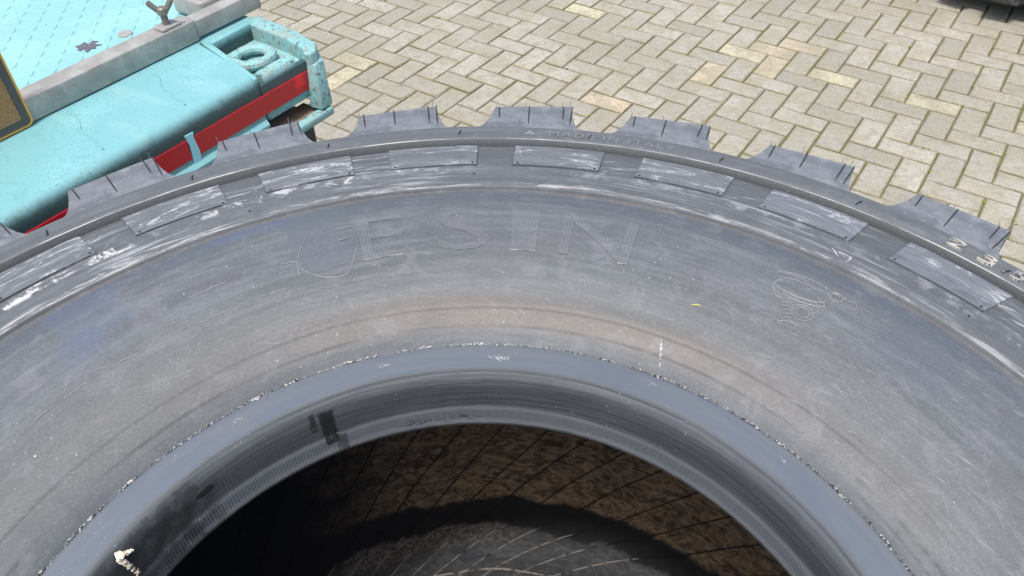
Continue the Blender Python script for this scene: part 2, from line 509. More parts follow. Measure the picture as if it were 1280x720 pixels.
    if hatch:
        hat = m.math('SINE', m.mul(phi, 2*math.pi/.42))
        hgt = m.add(hgt, m.mul(hat, hatch))
        col = m.mix(m.add(.10, m.mul(m.step(hat, .3, .9), .14)), col, (.20, .21, .225))
        col = m.mix(m.mul(m.step(r, .4852, .4844), m.step(m.noise(m.comb(m.mul(arc, 20), 0, 0), 1, 2), .40, .55), .6), col, (.42, .42, .40))
    m.bump(hgt, .22, .0010)
    return m.out(col, m.add(.50, m.mul(st, .18)), None, .55)
MR = rubber_material()

def lug_material():
    m = NT('tread_rubber')
    o = m.obj()
    n = m.noise(o, 26, 5, .65, .5)
    col = m.mix(m.step(n, .35, .7), (.112, .124, .138), (.190, .202, .216))
    col = m.mix(m.mul(m.step(m.noise(o, 120, 4), .58, .7), .5), col, (.33, .33, .33))
    m.bump(m.noise(o, 500, 3), .25, .001)
    return m.out(col, .52, None, .55)
ML = lug_material()
md = NT('dark_rubber'); md.out((.022, .023, .026), .55)
MD = md.m

def bead_material():
    m = NT('bead_rubber')
    phi, r, h, arc = polar_nodes(m)
    o = m.obj()
    st = m.noise(m.comb(m.mul(arc, 6), m.mul(h, 420), m.mul(r, 300)), 1, 5, .6)
    col = m.mix(m.step(st, .35, .7), (.056, .062, .066), (.092, .099, .104))
    band = m.mul(m.step(h, .024, .0215), m.step(h, -.001, .002))
    col = m.mix(m.mul(band, .75), col, (.150, .160, .170))
    fl = m.step(r, .3315, .3345)
    bn = m.noise(m.comb(m.mul(arc, 5), m.mul(r, 70), 2), 1, 6, .68, .7)
    col = m.mix(fl, col, m.mix(m.step(bn, .3, .7), (.122, .148, .184), (.152, .167, .184)))
    col = m.mix(m.mul(m.win(r, .3295, .3330, .0012), .8), col, (.150, .140, .130))
    # mould marks: two dark stained blocks and a worn one
    nb = m.noise(o, 70, 4)
    for p0, p1, h0, h1, f in ((115.2, 117.6, .012, .058, .9), (118.2, 119.3, .036, .060, .8), (113.9, 115.8, -.002, .022, .6)):
        wob = m.mul(m.add(nb, -.5), 1.0)
        col = m.mix(m.mul(m.win(m.add(phi, wob), p0, p1, .25), m.win(m.add(h, m.mul(wob, .006)), h0, h1, .0015), m.step(nb, .25, .45), m.step(r, .328, .324), f), col, (.012, .012, .012))
    col = m.mix(m.mul(m.step(m.add(phi, m.mul(m.add(nb, -.5), 14)), 136, 143), m.step(r, .328, .324), m.step(nb, .2, .6), .75), col, (.016, .017, .018))
    ln = m.noise(m.comb(m.mul(arc, 60), m.mul(h, 260), 0), 1, 3)
    col = m.mix(m.mul(m.win(phi, 88, 104, 2), m.win(h, .004, .013, .002), m.step(ln, .52, .6), .7), col, (.018, .018, .018))
    col = m.mix(m.mul(m.step(m.voro(o, 150), .12, .07), m.step(m.noise(o, 11, 2), .52, .62), .6), col, (.45, .45, .44))
    col = m.mix(m.mul(m.step(m.noise(o, 500, 3), .55, .72), .3), col, (.13, .13, .135))
    m.bump(m.add(m.mul(st, .5), m.mul(m.noise(o, 700, 3), .5)), .15, .001)
    return m.out(col, m.add(.42, m.mul(fl, .10)), None, .5)

def liner_material():
    m = NT('inner_liner')
    phi, r, h, arc = polar_nodes(m)
    o = m.obj()
    wob = m.noise(m.comb(m.mul(arc, 9), m.mul(r, 14), 0), 1, 5, .65, .6)
    fine = m.noise(m.comb(m.mul(arc, 34), m.mul(r, 75), m.mul(h, 30)), 1, 7, .74, 1.4)
    fine2 = m.noise(m.comb(m.mul(o_x(m, o), 150), m.mul(o_y(m, o), 150), m.mul(o_z(m, o), 60)), 1, 4, .7)
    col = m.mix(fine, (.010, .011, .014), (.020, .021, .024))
    low = m.step(h, -.25, -.33)
    rr = m.add(r, m.mul(m.add(wob, -.5), .055))
    # dried mud round the far side of the lower wall
    mud = m.mul(low, m.step(rr, .528, .540), m.step(m.add(phi, m.mul(m.add(wob, -.5), 30)), 122, 98), m.step(phi, 5, 25))
    mudc = m.mix(m.step(fine, .35, .65), (.060, .047, .036), (.36, .260, .165))
    mudc = m.mix(m.mul(m.step(fine2, .55, .7), .6), mudc, (.022, .020, .018))
    col = m.mix(m.mul(mud, .92), col, mudc)
    # grey dust on the inner slope, its outline painting in the sunlit patch
    lit_dust = m.mul(low, m.step(rr, .487, .476), m.step(m.add(phi, m.mul(m.add(wob, -.5), 14)), 124, 117))
    dc = m.mix(m.step(fine2, .38, .68), (.050, .050, .050), (.185, .175, .160))
    dc2 = m.mix(m.step(fine, .4, .7), (.045, .049, .056), (.105, .108, .112))
    dsel = m.mul(m.step(m.add(r, m.mul(m.add(wob, -.5), .04)), .435, .452), m.step(phi, 78, 92))
    col = m.mix(m.mul(lit_dust, .9), col, m.mix(dsel, dc2, dc))
    m.bump(m.add(fine, fine2), .5, .003)
    return m.out(col, m.add(.55, m.mul(mud, .3)), None, .35)
def o_x(m, o): return m.sep(o)[0]
def o_y(m, o): return m.sep(o)[1]
def o_z(m, o): return m.sep(o)[2]
MBEAD, MLINER = bead_material(), liner_material()

tyre = empty('earthmover_tyre', TM)
tag(tyre, 'huge scuffed grey-black lugged tyre lying flat, filling the foreground', 'tyre')

outer = dens(PROF, .012)
low = [(r, HW-h) for r, h in outer][::-1]
carc = outer + [(.8545, HW+.12)] + low[1:]
def wobble(phi, r, h, i):
    n = mnoise.noise(Vector((phi*.05, r*14, 0)))*.0009 + mnoise.noise(Vector((phi*.3, r*60, 5)))*.00025
    return r, h+n
sidewall_me = revolve('sidewall', carc, MR, 600, wobble)
sidewall = link('sidewall', sidewall_me, tyre)

bead_prof = [(.3240, -.012), (.3150, -.006), (.3130, -.002), (.3130, .001), (.3142, .004), (.3145, .008), (.3148, .012), (.3152, .017), (.3156, .021), (.3168, .0235), (.3172, .026),
             (.3174, .030), (.3176, .034), (.3178, .038), (.3182, .044), (.3186, .050), (.3200, .057), (.3225, .0625), (.3262, .0655), (.3300, .0650), (.3330, .0628),
             (.3400, .0590), (.3500, .0545), (.3600, .0500), (.3700, .0455), (.3790, .0412), (.3810, .0402), (.3830, .0385)]
def ribs(phi, r, h, i):
    hh = h
    rr = r + mnoise.noise(Vector((phi*.4, h*40, 1)))*.0004
    if .003 < h < .020 and r < .318: rr += .0008*max(0, math.sin(phi*2*math.pi/.55))*(.7+.6*mnoise.noise(Vector((phi*.06, 0, 2))))
    if .024 < h < .040 and r < .3185: rr += .0007*max(0, math.sin(phi*2*math.pi/.62))*(.5+1.2*mnoise.noise(Vector((phi*.05, 4, 2))))
    return rr, hh
bead = link('bead', revolve('bead', bead_prof, MBEAD, 2880, ribs), tyre)
link('bead', revolve('bead_lower', [(r, HW-h) for r, h in bead_prof][::-1], MBEAD, 240), tyre)

inner = [(.3240, -.012), (.335, -.016), (.350, -.010), (.380, .012), (.43, .038), (.50, .052), (.57, .050), (.64, .034), (.70, .008), (.75, -.035), (.785, -.09), (.80, -.16), (.804, -.245)]
inner = inner + [(r, HW-h) for r, h in inner[::-1][1:]]
def spline(pts, n=6):
    out = []
    for i in range(len(pts)-1):
        p0 = pts[max(0, i-1)]; p1 = pts[i]; p2 = pts[i+1]; p3 = pts[min(len(pts)-1, i+2)]
        for k in range(n):
            t = k/n
            out.append(tuple(.5*((2*b)+(-a+c)*t+(2*a-5*b+4*c-d)*t*t+(-a+3*b-3*c+d)*t**3) for a, b, c, d in zip(p0, p1, p2, p3)))
    return out + [pts[-1]]
inner_s = spline(inner, 7)[::-1]
link('inner_liner', revolve('inner_liner', inner_s, MLINER, 360), tyre)
def inner_low(r):
    """height of the lower inner wall at radius r"""
    pts = [p for p in inner_s if p[1] < HW/2]
    pts.sort()
    for (r0, h0), (r1, h1) in zip(pts, pts[1:]):
        if r0 <= r <= r1: return h0+(h1-h0)*(r-r0)/max(1e-6, r1-r0)
    return pts[0][1]
# raised moulding ridges running across the liner
mlr = NT('liner_ridge'); o_ = mlr.obj(); rz = mlr.noise(o_, 60, 4)
rad = mlr.n('ShaderNodeVectorMath', operation='LENGTH'); mlr.l(mlr.comb(o_x(mlr, o_), o_y(mlr, o_), 0), rad.inputs[0])
worn = mlr.mul(mlr.step(rad.outputs['Value'], .487, .478), mlr.step(rz, .35, .55))
mlr.out(mlr.mix(worn, (.007, .006, .006), (.20, .185, .165)), .6)
SPIRAL = [(.33, 44), (.39, 35), (.452, 24.5), (.512, 14.5), (.543, 11.1), (.612, 4.3), (.661, 0), (.72, -5)]
for k in range(0, 24):
    ph0 = 87.8+6.65*(k-13)
    P = []
    for i in range(34):
        t = i/33
        r = .345+(.70-.345)*t
        for (ra, da), (rb, db) in zip(SPIRAL, SPIRAL[1:]):
            if ra <= r <= rb: ph = ph0 + da+(db-da)*(r-ra)/(rb-ra)
        ph += mnoise.noise(Vector((k*1.7, t*2.5, 0)))*.7
        P.append(P3(ph, r, inner_low(r)+.0004))
    bm = bmesh.new(); tube(bm, P, .0012, 5)
    link('moulding_ridge', bm_mesh('moulding_ridge', bm, mlr.m, True), tyre)
bm = bmesh.new()
tube(bm, [P3(p, .392+.0015*math.sin(p*.3), inner_low(.392)+.001) for p in range(20, 150, 3)], .0016, 5)
link('moulding_ring', bm_mesh('moulding_ring', bm, mlr.m, True), tyre)

# ---- tread lugs
LUG0, PITCH, NL = 85.2, 13.27, 27
def lug_mesh(seed):
    rnd = random.Random(seed)
    ri, ro = .8365, .9055+rnd.uniform(-.002, .002)
    prof = []
    for t in (0, .25, .5, .7, .85, 1): prof.append((5.6-(1.85)*t, ri+.0015+(ro-.004-ri)*(t**2.2)))
    a0 = 3.75
    for t in (.33, .66): prof.append((a0-7.5*t, ro-.004+.012*t))
    ro_ = ro+.0075
    for t in (1, .9, .7, .4, .15, 0): prof.append((-a0-1.15*(1-t)**1.6, ri+.0015+(ro_-ri)*(t**1.6 if t < 1 else 1)))
    V, F, rows = [], [], []
    for j, (hh, dr) in enumerate(((0, 0), (-.004, .0016), (-.05, .004), (-.12, .006), (-.20, .008), (-.245, .008))):
        row = []
        for phi, r in prof:
            f = (r-ri)/(ro-ri)
            h0 = -.0010 - .0095*f
            ph = phi + (0 if j < 3 else (j-2)*1.3)
            V.append(P3(ph, r+dr*f, h0+hh if j < 5 else HW/2)); row.append(len(V)-1)
        rows.append(row)
    n = len(prof)
    for a, b in zip(rows, rows[1:]):
        for i in range(n-1): F.append((a[i], a[i+1], b[i+1], b[i]))
    # top face: strip towards the inner edge
    ins = []
    for phi, r in prof:
        V.append(P3(max(-4.8, min(5.5, phi)), ri-.0008, .0000)); ins.append(len(V)-1)
    for i in range(n-1): F.append((rows[0][i+1], rows[0][i], ins[i], ins[i+1]))
    # mirrored lower half
    m0 = len(V)
    V += [Vector((v.x, v.y, HW-v.z)) for v in V[:m0]]
    F += [tuple(m0+i for i in f[::-1]) for f in F[:]]
    me = mesh('tread_lug', V, F, ML, True)
    bmx = bmesh.new(); bmx.from_mesh(me); bmesh.ops.recalc_face_normals(bmx, faces=bmx.faces[:])
    bmx.to_mesh(me); bmx.free()
    smooth_by_angle(me, 38)
    return me
lug_meshes = [lug_mesh(i) for i in range(3)]
def fin_mesh(phi, seed, tip=True):
    """thin flash fin left by a mould vent on a lug face, with a hair on its outer end"""
    rnd = random.Random(seed)
    bm = bmesh.new()
    r0 = rnd.uniform(.845, .872); sk = rnd.uniform(-1, 1); rt = .9065-.0013*phi
    P = [P3(phi+.12*(t-.5)*sk, r0+(rt-r0)*t, -.0010-.0095*((r0+(rt-r0)*t-.8365)/.0745)+.0008) for t in (0, .25, .5, .75, 1)]
    tube(bm, P, [.0006, .0010, .0011, .0010, .0009], 5)
    me1 = bm_mesh('vent_fin', bm, MD, True)
    bm = bmesh.new()
    pp = phi + rnd.uniform(.1, .5)
    L = rnd.uniform(.005, .011)
    d = P3(pp, 1, 0)
    P = [P3(pp, rt, -.013), P3(pp+rnd.uniform(-.1, .1), rt+.002, -.011+L*.5), P3(pp+rnd.uniform(-.15, .15), rt+.003, -.011+L)]
    tube(bm, P, [.0007, .0006, .0004], 4)
    me2 = bm_mesh('vent_hair', bm, ML, True)
    return me1, me2
fins = [[fin_mesh(p, s*10+i) for i, p in enumerate((3.35, .4, -2.95, -3.75))] for s in range(3)]
mpan = rubber_material('side_panel_rubber', 1.0)
def panel_mesh(seed):
    """raised rectangular pad of the outer ring"""
    V, F, A = [], [], []
    nu, nv = 16, 7
    w2, r0, r1, pr = 4.66, .6722, .7690, .0030
    for j in range(nv+1):
        for i in range(nu+1):
            ph = w2-2*w2*i/nu; r = r0+(r1-r0)*j/nv
            e = 0 if (0 < i < nu and 0 < j < nv) else .0004
            V.append(P3(ph, r, surf(r)+pr-e)); A.append((ph, r, 0))
    W = nu+1
    for j in range(nv):
        for i in range(nu):
            a = j*W+i; F.append((a, a+1, a+W+1, a+W))
    rim = [j*W for j in range(nv+1)][::-1] + list(range(1, nu+1)) + [j*W+nu for j in range(1, nv+1)] + [nv*W+i for i in range(nu-1, 0, -1)]
    s = len(V)
    for k in rim:
        v = V[k].copy(); v.z -= .006; V.append(v); A.append(A[k])
    n = len(rim)
    for k in range(n): F.append((rim[k], s+k, s+(k+1) % n, rim[(k+1) % n]))
    return V, F, A
pv, pf, pa = panel_mesh(0)
PAN0 = 81.95
nub_bm = bmesh.new()
bmesh.ops.create_uvsphere(nub_bm, u_segments=8, v_segments=5, radius=.0017)
nub_me = bm_mesh('vent_nub', nub_bm, MD, True)
for k in range(-13, 14):
    ang = LUG0 + k*PITCH
    lg = link('tread_lug', lug_meshes[k % 3], tyre)
    lg.rotation_euler.z = R(ang)
    for fi, (a, b) in enumerate(fins[k % 3]):
        f = link('vent_fin', a, lg)
        hr = link('vent_hair', b, lg)
    pang = PAN0 + k*PITCH
    A = [(a[0]+pang, a[1], .01) for a in pa]
    pme = mesh('side_panel', pv, pf, mpan, True, {'polar': A}); smooth_by_angle(pme, 35)
    po = link('side_panel', pme, tyre)
    po.rotation_euler.z = R(pang)
    for sx in (-4.2, 4.2):
        nb = link('vent_nub', nub_me, po)
        nb.location = P3(sx, .6775, surf(.6775)+.0026)
# thin vent ticks on the shoulder band
for k in range(-9, 9):
    ph = 79.2 + k*PITCH
    bm = bmesh.new()
    tube(bm, [P3(ph+.1, .800, surf(.800)+.0005), P3(ph, .808, surf(.808)+.002), P3(ph-.12, .818, surf(.818)+.0005)], .0009, 5)
    link('vent_tick', bm_mesh('vent_tick', bm, MD, True), tyre)
for k in range(-9, 9):
    ph = 76.6 + k*PITCH + random.uniform(-1, 1)
    o = link('vent_nub', nub_me, tyre); o.location = P3(ph, .612+random.uniform(-.004, .02), surf(.62)+.001); o.scale = (.7, .7, .7)

# ---- raised writing
def text_part(txt, phi0, phi1, r0, r1, hgt, mat, name='raised_lettering', shear=0.0, space=1.0, outline=0.0, single=False):
    cu = bpy.data.curves.new('t', 'FONT'); cu.body = txt; cu.extrude = .5; cu.resolution_u = 3
    cu.space_character = space; cu.shear = shear; cu.offset = outline
    ob = bpy.data.objects.new('t', cu); C.objects.link(ob)
    dg = bpy.context.evaluated_depsgraph_get()
    me = bpy.data.meshes.new_from_object(ob.evaluated_get(dg)); bpy.data.objects.remove(ob)
    bm = bmesh.new(); bm.from_mesh(me); bpy.data.meshes.remove(me)
    bmesh.ops.triangulate(bm, faces=bm.faces[:])
    long = [e for e in bm.edges if e.calc_length() > .25]
    if long: bmesh.ops.subdivide_edges(bm, edges=long, cuts=2)
    xs = [v.co.x for v in bm.verts]; ys = [v.co.y for v in bm.verts]
    x0, x1, y0, y1 = min(xs), max(xs), min(ys), max(ys)
    pol = bm.verts.layers.float_vector.new('polar')
    for v in bm.verts:
        ph = phi0 + (phi1-phi0)*(v.co.x-x0)/(x1-x0)
        r = r0 + (r1-r0)*(v.co.y-y0)/(y1-y0)
        topv = v.co.z > 0
        v[pol] = (ph, r, 0)
        v.co = P3(ph, r, surf(r) + (hgt if topv else -.002))
    me = bpy.data.meshes.new(name); bm.to_mesh(me); bm.free(); me.materials.append(mat)
    return link(name, me, tyre)
mt = NT('lettering_rubber'); tn = mt.noise(mt.obj(), 90, 4)
mt.out(mt.mix(tn, (.13, .135, .145), (.24, .24, .245)), .5)
text_part('MADE IN ITALY', 83.3, 70.6, .8005, .8195, .0011, mt.m, space=1.25)
bm = bmesh.new(); pts = [(86.1, .803), (84.5, .803), (85.3, .816)]
prism(bm, [P3(p, r, 0)[:2] for p, r in pts], .002, .0092); link('arrow_mark', bm_mesh('arrow_mark', bm, mt.m), tyre)
mw = NT('worn_pale_lettering'); tn = mw.noise(mw.obj(), 60, 4)
mw.out(mw.mix(mw.step(tn, .35, .6), (.12, .13, .145), (.50, .47, .40)), .55)
text_part('23', 44.6, 40.4, .7985, .8260, .0030, mw.m, space=1.35)
text_part('.5', 39.7, 37.9, .7985, .8260, .0030, mw.m)

MLT = rubber_material('hatched_lettering', 0.0, .3)
for ch, a, b in (('E', 106.0 - 1.2, 99.2), ('S', 95.4, 88.6), ('I', 86.1, 82.7), ('N', 79.9, 70.8)):
    text_part(ch, a, b, .4838, .5500, .0009, MLT, outline=.0)
# slivers of older moulded letters left of the wiped pad
def arc_line(p0, p1, r0, r1, wdt, mat, name='moulding_line', hgt=.0004, bend=0.0, n=8, par=None):
    P = []
    for i in range(n+1):
        t = i/n
        r = r0+(r1-r0)*t + bend*math.sin(math.pi*t)
        P.append(P3(p0+(p1-p0)*t, r, surf(r)+hgt))
    bm = bmesh.new(); tube(bm, P, wdt, 5)
    return link(name, bm_mesh(name, bm, mat, True), tyre)
msl = NT('scuffed_edge'); msl.out(msl.mix(msl.noise(msl.obj(), 200, 3), (.13, .135, .145), (.36, .36, .36)), .6)
def polar_px(x, y, hh=.08):
    x -= 640; y -= 360
    d = XW*((cr*x+sr*y)/FPX) + Vector((0, cp, -sp)) + DW*((-sr*x+cr*y)/FPX)
    o = Vector((0, 0, CAMH)); cc = TC + AZ*hh
    t = (cc-o).dot(AZ)/d.dot(AZ); q = o+d*t-cc
    return math.degrees(math.atan2(q.dot(AY), q.dot(AX))), math.hypot(q.dot(AX), q.dot(AY))
for (xa, ya, xb, yb) in ((239, 374, 284, 354), (232, 352, 270, 339), (325, 370, 357, 360), (352, 333, 372, 329), (245, 405, 290, 384), (147, 453, 172, 441), (80, 498, 109, 477), (43, 525, 60, 512), (419, 290, 441, 285), (424, 303, 440, 299), (375, 345, 371, 330)):
    (pa_, ra_), (pb_, rb_) = polar_px(xa, ya), polar_px(xb, yb)
    arc_line(pa_, pb_, ra_, rb_, .0005, msl.m)
# outline of the wiped pad (U shape)
P = [polar_px(x, y) for x, y in ((383, 300), (377, 312), (373, 326), (376, 336), (386, 341), (402, 345), (420, 345), (434, 340), (440, 330), (445, 315), (450, 300))]
bm = bmesh.new(); Pp = []
for _i in range(len(P)-1):
    _a, _b, _c, _d = P[max(0, _i-1)], P[_i], P[_i+1], P[min(len(P)-1, _i+2)]
    for _k in range(4):
        _t = _k/4
        Pp.append(tuple(.5*(2*b+(c-a)*_t+(2*a-5*b+4*c-d)*_t*_t+(3*b-a-3*c+d)*_t**3) for a, b, c, d in zip(_a, _b, _c, _d)))
tube(bm, [P3(p, r, surf(r)) for p, r in Pp], .0004, 5); link('pad_outline', bm_mesh('pad_outline', bm, msl.m, True), tyre)
# moulded coil emblem on the right
mem = NT('emblem_rubber'); mem.out(mem.mix(mem.noise(mem.obj(), 150, 3), (.13, .136, .142), (.235, .24, .25)), .5)
def px_path(pts, wdt=.00085):
    bm = bmesh.new()
    Q = []
    for a, b in zip(pts, pts[1:]):
        for k in range(4): Q.append((a[0]+(b[0]-a[0])*k/4, a[1]+(b[1]-a[1])*k/4))
    Q.append(pts[-1])
    PP = [polar_px(*q) for q in Q]
    tube(bm, [P3(p, r, surf(r)+.0003) for p, r in PP], wdt, 5)
    return link('emblem_line', bm_mesh('emblem_line', bm, mem.m, True), tyre)
def ell(cx, cy, rx, ry, a0, a1, rot=20, n=14):
    c, s = math.cos(R(rot)), math.sin(R(rot))
    out = []
    for i in range(n+1):
        t = R(a0+(a1-a0)*i/n); x, y = rx*math.cos(t), ry*math.sin(t)
        out.append((cx+x*c-y*s, cy+x*s+y*c))
    return out
for e in ((1002, 356, 34, 8, 180, 350), (998, 361, 28, 7, 190, 360), (1000, 366, 36, 9, 20, 150), (1003, 374, 30, 7, 10, 150), (1002, 393, 14, 9, 0, 360), (1002, 393, 9, 6, 0, 360),
          (1014, 384, 16, 10, -80, 60), (1010, 386, 12, 8, -80, 80), (1043, 374, 10, 6, 0, 360), (1043, 374, 6, 4, 30, 340), (975, 361, 10, 8, 90, 270), (978, 364, 13, 11, 90, 250),
          (1025, 371, 12, 6, 200, 380), (985, 408, 14, 5, 150, 330), (990, 350, 22, 4, 190, 340)):
    px_path(ell(*e))
for i in range(7):
    px_path(ell(981+i*1.2, 378+i*4.6, 8, 2.6, 190, 370, 15, 6))
px_path([(1030, 409), (1045, 414), (1062, 423), (1078, 433)], .0006)
for e in ((1063, 384, 7, 5, 0, 360), (1070, 392, 6, 4, 200, 420), (1066, 392, 4, 3, 0, 300)): px_path(ell(*e), .0005)
# chalk figure on the rib
mch = NT('chalk'); mch.out(mch.mix(mch.step(mch.noise(mch.obj(), 260, 4), .42, .58), (.16, .165, .175), (.58, .58, .57)), .9)
for pts in (((1040, 312), (1043, 319), (1045, 326)), ((1048, 317), (1058, 322), (1063, 324), (1060, 329), (1055, 334)),):
    bm = bmesh.new(); PP = [polar_px(*q, .07) for q in pts]
    tube(bm, [P3(p, r, surf(r)-.0005) for p, r in PP], .0017, 5); link('chalk_mark', bm_mesh('chalk_mark', bm, mch.m, True), tyre)

# ---- crumbs along the rim line
mcr = NT('dried_crumbs'); mcr.out(mcr.mix(mcr.noise(mcr.obj(), 300, 3), (.20, .20, .195), (.58, .57, .55)), .9)
bmc = bmesh.new(); bmd = bmesh.new()
def crumb(bm, p, s):
    d = bmesh.ops.create_icosphere(bm, subdivisions=1, radius=s)
    ax = Vector((random.uniform(.6, 1.6), random.uniform(.6, 1.6), random.uniform(.3, .7)))
    Mr = Matrix.Rotation(random.uniform(0, 6), 3, 'Z')
    for v in d['verts']:
        v.co = Mr @ Vector((v.co.x*ax.x*random.uniform(.6, 1.3), v.co.y*ax.y*random.uniform(.6, 1.3), v.co.z*ax.z)) + p
for _ in range(1500):
    ph = random.uniform(15, 170)
    k = mnoise.noise(Vector((ph*.35, 0, 0))) + .4*mnoise.noise(Vector((ph*1.9, 3, 0)))
    if k < -.12 and random.random() < .85: continue
    r = .3835+random.gauss(0, .0009)+.0007*mnoise.noise(Vector((ph*.8, 8, 0)))
    bm = bmd if random.random() < (.30 if ph > 80 else .55) else bmc
    crumb(bm, P3(ph, r, .0392+random.uniform(0, .0012)), random.uniform(.0004, .0011)*(1.3 if k > .25 else .75))
for (x, y, n, s) in ((625, 452, 26, .0045), (645, 441, 34, .005), (815, 481, 16, .003), (983, 580, 22, .004), (214, 571, 16, .004), (120, 650, 30, .006), (300, 525, 14, .004), (340, 490, 16, .005), (480, 460, 10, .003)):
    ph, r = polar_px(x, y, .045)
    for _ in range(int(n*3)):
        rr = min(.382, max(.334, r+random.gauss(0, s*.6))); pp = ph+math.degrees(random.gauss(0, s)/r)
        hh = .0628+(.0385-.0628)*(rr-.333)/.05
        crumb(bmc, P3(pp, rr, hh+.0001), random.uniform(.0003, .0009))
for _ in range(200):
    ph, r = random.uniform(20, 165), random.uniform(.40, .585)
    if mnoise.noise(Vector((ph*.07, r*9, 4))) < .12: continue
    crumb(bmc, P3(ph, r, surf(r)+.0002), random.uniform(.0004, .0010))
oc = link('dried_crumbs', bm_mesh('dried_crumbs', bmc, mcr.m), tyre); tag(oc, kind='stuff')
od = link('rubber_crumbs', bm_mesh('rubber_crumbs', bmd, MD), tyre); tag(od, kind='stuff')
# stone-like plug beside the rim line
ph, r = polar_px(625, 453, .047)
bm = bmesh.new()
for _ in range(7):
    crumb(bm, P3(ph+random.gauss(0, .5), r+random.gauss(0, .0018), .0485+random.uniform(0, .001)), random.uniform(.002, .0035))
mpl = NT('grit'); mpl.out(mpl.mix(mpl.noise(mpl.obj(), 400), (.10, .10, .09), (.34, .34, .31)), .85)
link('grit_plug', bm_mesh('grit_plug', bm, mpl.m), tyre)
# oval dent on the bead and glue drip lower left
ph, r = 138.4, .3180
bm = bmesh.new()
d = bmesh.ops.create_uvsphere(bm, u_segments=16, v_segments=8, radius=.0072)
Mr = Matrix.Rotation(R(ph), 4, 'Z')
for v in d['verts']: v.co = Mr @ (Vector((v.co.x*.12, v.co.y*1.25, v.co.z*.75)) + Vector((.3182, 0, .047)))
link('bead_dimple', bm_mesh('bead_dimple', bm, MD, True), tyre)
mgl = NT('dried_glue'); gn_ = mgl.noise(mgl.obj(), 160, 4); mgl.out(mgl.mix(mgl.step(gn_, .35, .65), (.36, .27, .17), (.74, .68, .56)), .6)
bm = bmesh.new()
for (x, y, s) in ((148, 700, .0028), (150, 695, .0033), (154, 692, .003), (159, 690, .0024), (153, 702, .0028), (158, 705, .0025), (162, 708, .0026), (166, 711, .003), (170, 714, .0034), (172, 717, .003), (164, 688, .0016)):
    x -= 640; y -= 360
    dd = XW*((cr*x+sr*y)/FPX) + Vector((0, cp, -sp)) + DW*((-sr*x+cr*y)/FPX)
    # nearest point where the ray meets the bead cylinder r=.3178
    dl = Vector((dd.dot(AX), dd.dot(AY), dd.dot(AZ))); ol_ = Vector((0, 0, CAMH))-TC; ol = Vector((ol_.dot(AX), ol_.dot(AY), ol_.dot(AZ)))
    A2 = dl.x**2+dl.y**2; B2 = 2*(ol.x*dl.x+ol.y*dl.y); C2 = ol.x**2+ol.y**2-.3176**2
    D2 = B2*B2-4*A2*C2
    t = (-B2+math.sqrt(max(0, D2)))/(2*A2)
    crumb(bm, ol+dl*t, s)
link('glue_drip', bm_mesh('glue_drip', bm, mgl.m, True), tyre)
pn = [polar_px(827, yy, .06) for yy in (424, 433, 442, 451)]
bm = bmesh.new(); tube(bm, [P3(p, r, surf(r)) for p, r in pn], [.0003, .0013, .0012, .0002], 5)
link('chalk_mark', bm_mesh('chalk_mark', bm, mch.m, True), tyre)
# yellow straw lying on the sidewall
ms = NT('straw'); ms.out((.62, .58, .16), .7)
ph, r = polar_px(865, 378.5); ph2, r2 = polar_px(877, 380)
bm = bmesh.new(); tube(bm, [TM @ P3(ph, r, surf(r)+.0008), TM @ P3((ph+ph2)/2, (r+r2)/2+.0006, surf(r)+.0018), TM @ P3(ph2, r2, surf(r2)+.0008)], [.0003, .0007, .0003], 5)
tag(link('straw', bm_mesh('straw', bm, ms.m, True)), 'tiny yellow straw lying on the tyre sidewall left of the moulded coil emblem', 'straw')

# timber baulks the tyre lies on
mwd = NT('rough_timber'); wo = mwd.obj(); ws = mwd.sep(wo)
wn_ = mwd.noise(mwd.comb(mwd.mul(ws[0], 3), mwd.mul(ws[1], 60), mwd.mul(ws[2], 60)), 1, 5)
mwd.bump(wn_, .5, .003); mwd.out(mwd.mix(wn_, (.12, .085, .055), (.32, .25, .17)), .85)
bm = bmesh.new(); box(bm, -.62, .62, -.11, .11, 0, .38)
bk = bm_mesh('timber_baulk', bm, mwd.m, False, .008, 2)
for i, yy in enumerate((-.22, .42)):
    o = link('timber_baulk', bk); o.location = (TC.x, TC.y+yy-.08, .0015)
    o.scale = (1, 1, (.992, 1.06)[i])
    tag(o, ('square timber baulk under the near half of the big tyre', 'square timber baulk under the far half of the big tyre')[i], 'timber', 'timbers under the big tyre')

# second tyre in the top right corner
t2 = empty('earthmover_tyre', Matrix.Translation((2.84, 4.15, .575)) @ Matrix.Rotation(R(3), 4, 'Z'))
tag(t2, 'dark grey lugged tyre on the paving, cut off by the top right corner', 'tyre')
link('sidewall', sidewall_me, t2)
mdl = NT('weathered_dark_rubber'); mdl.bump(mdl.noise(mdl.obj(), 300, 3), .3, .001)
mdl.out(mdl.mix(mdl.step(mdl.noise(mdl.obj(), 80, 5, .7), .45, .65), (.035, .036, .038), (.12, .12, .12)), .7)
dark_lugs = []
for _m in lug_meshes:
    _d = _m.copy(); _d.materials[0] = mdl.m; dark_lugs.append(_d)
link('bead', bpy.data.meshes['bead'], t2); link('inner_liner', bpy.data.meshes['inner_liner'], t2)
for k in range(27):
    lm = dark_lugs[k % 3]
    lg = link('tread_lug', lm, t2); lg.rotation_euler.z = R(k*360/27)

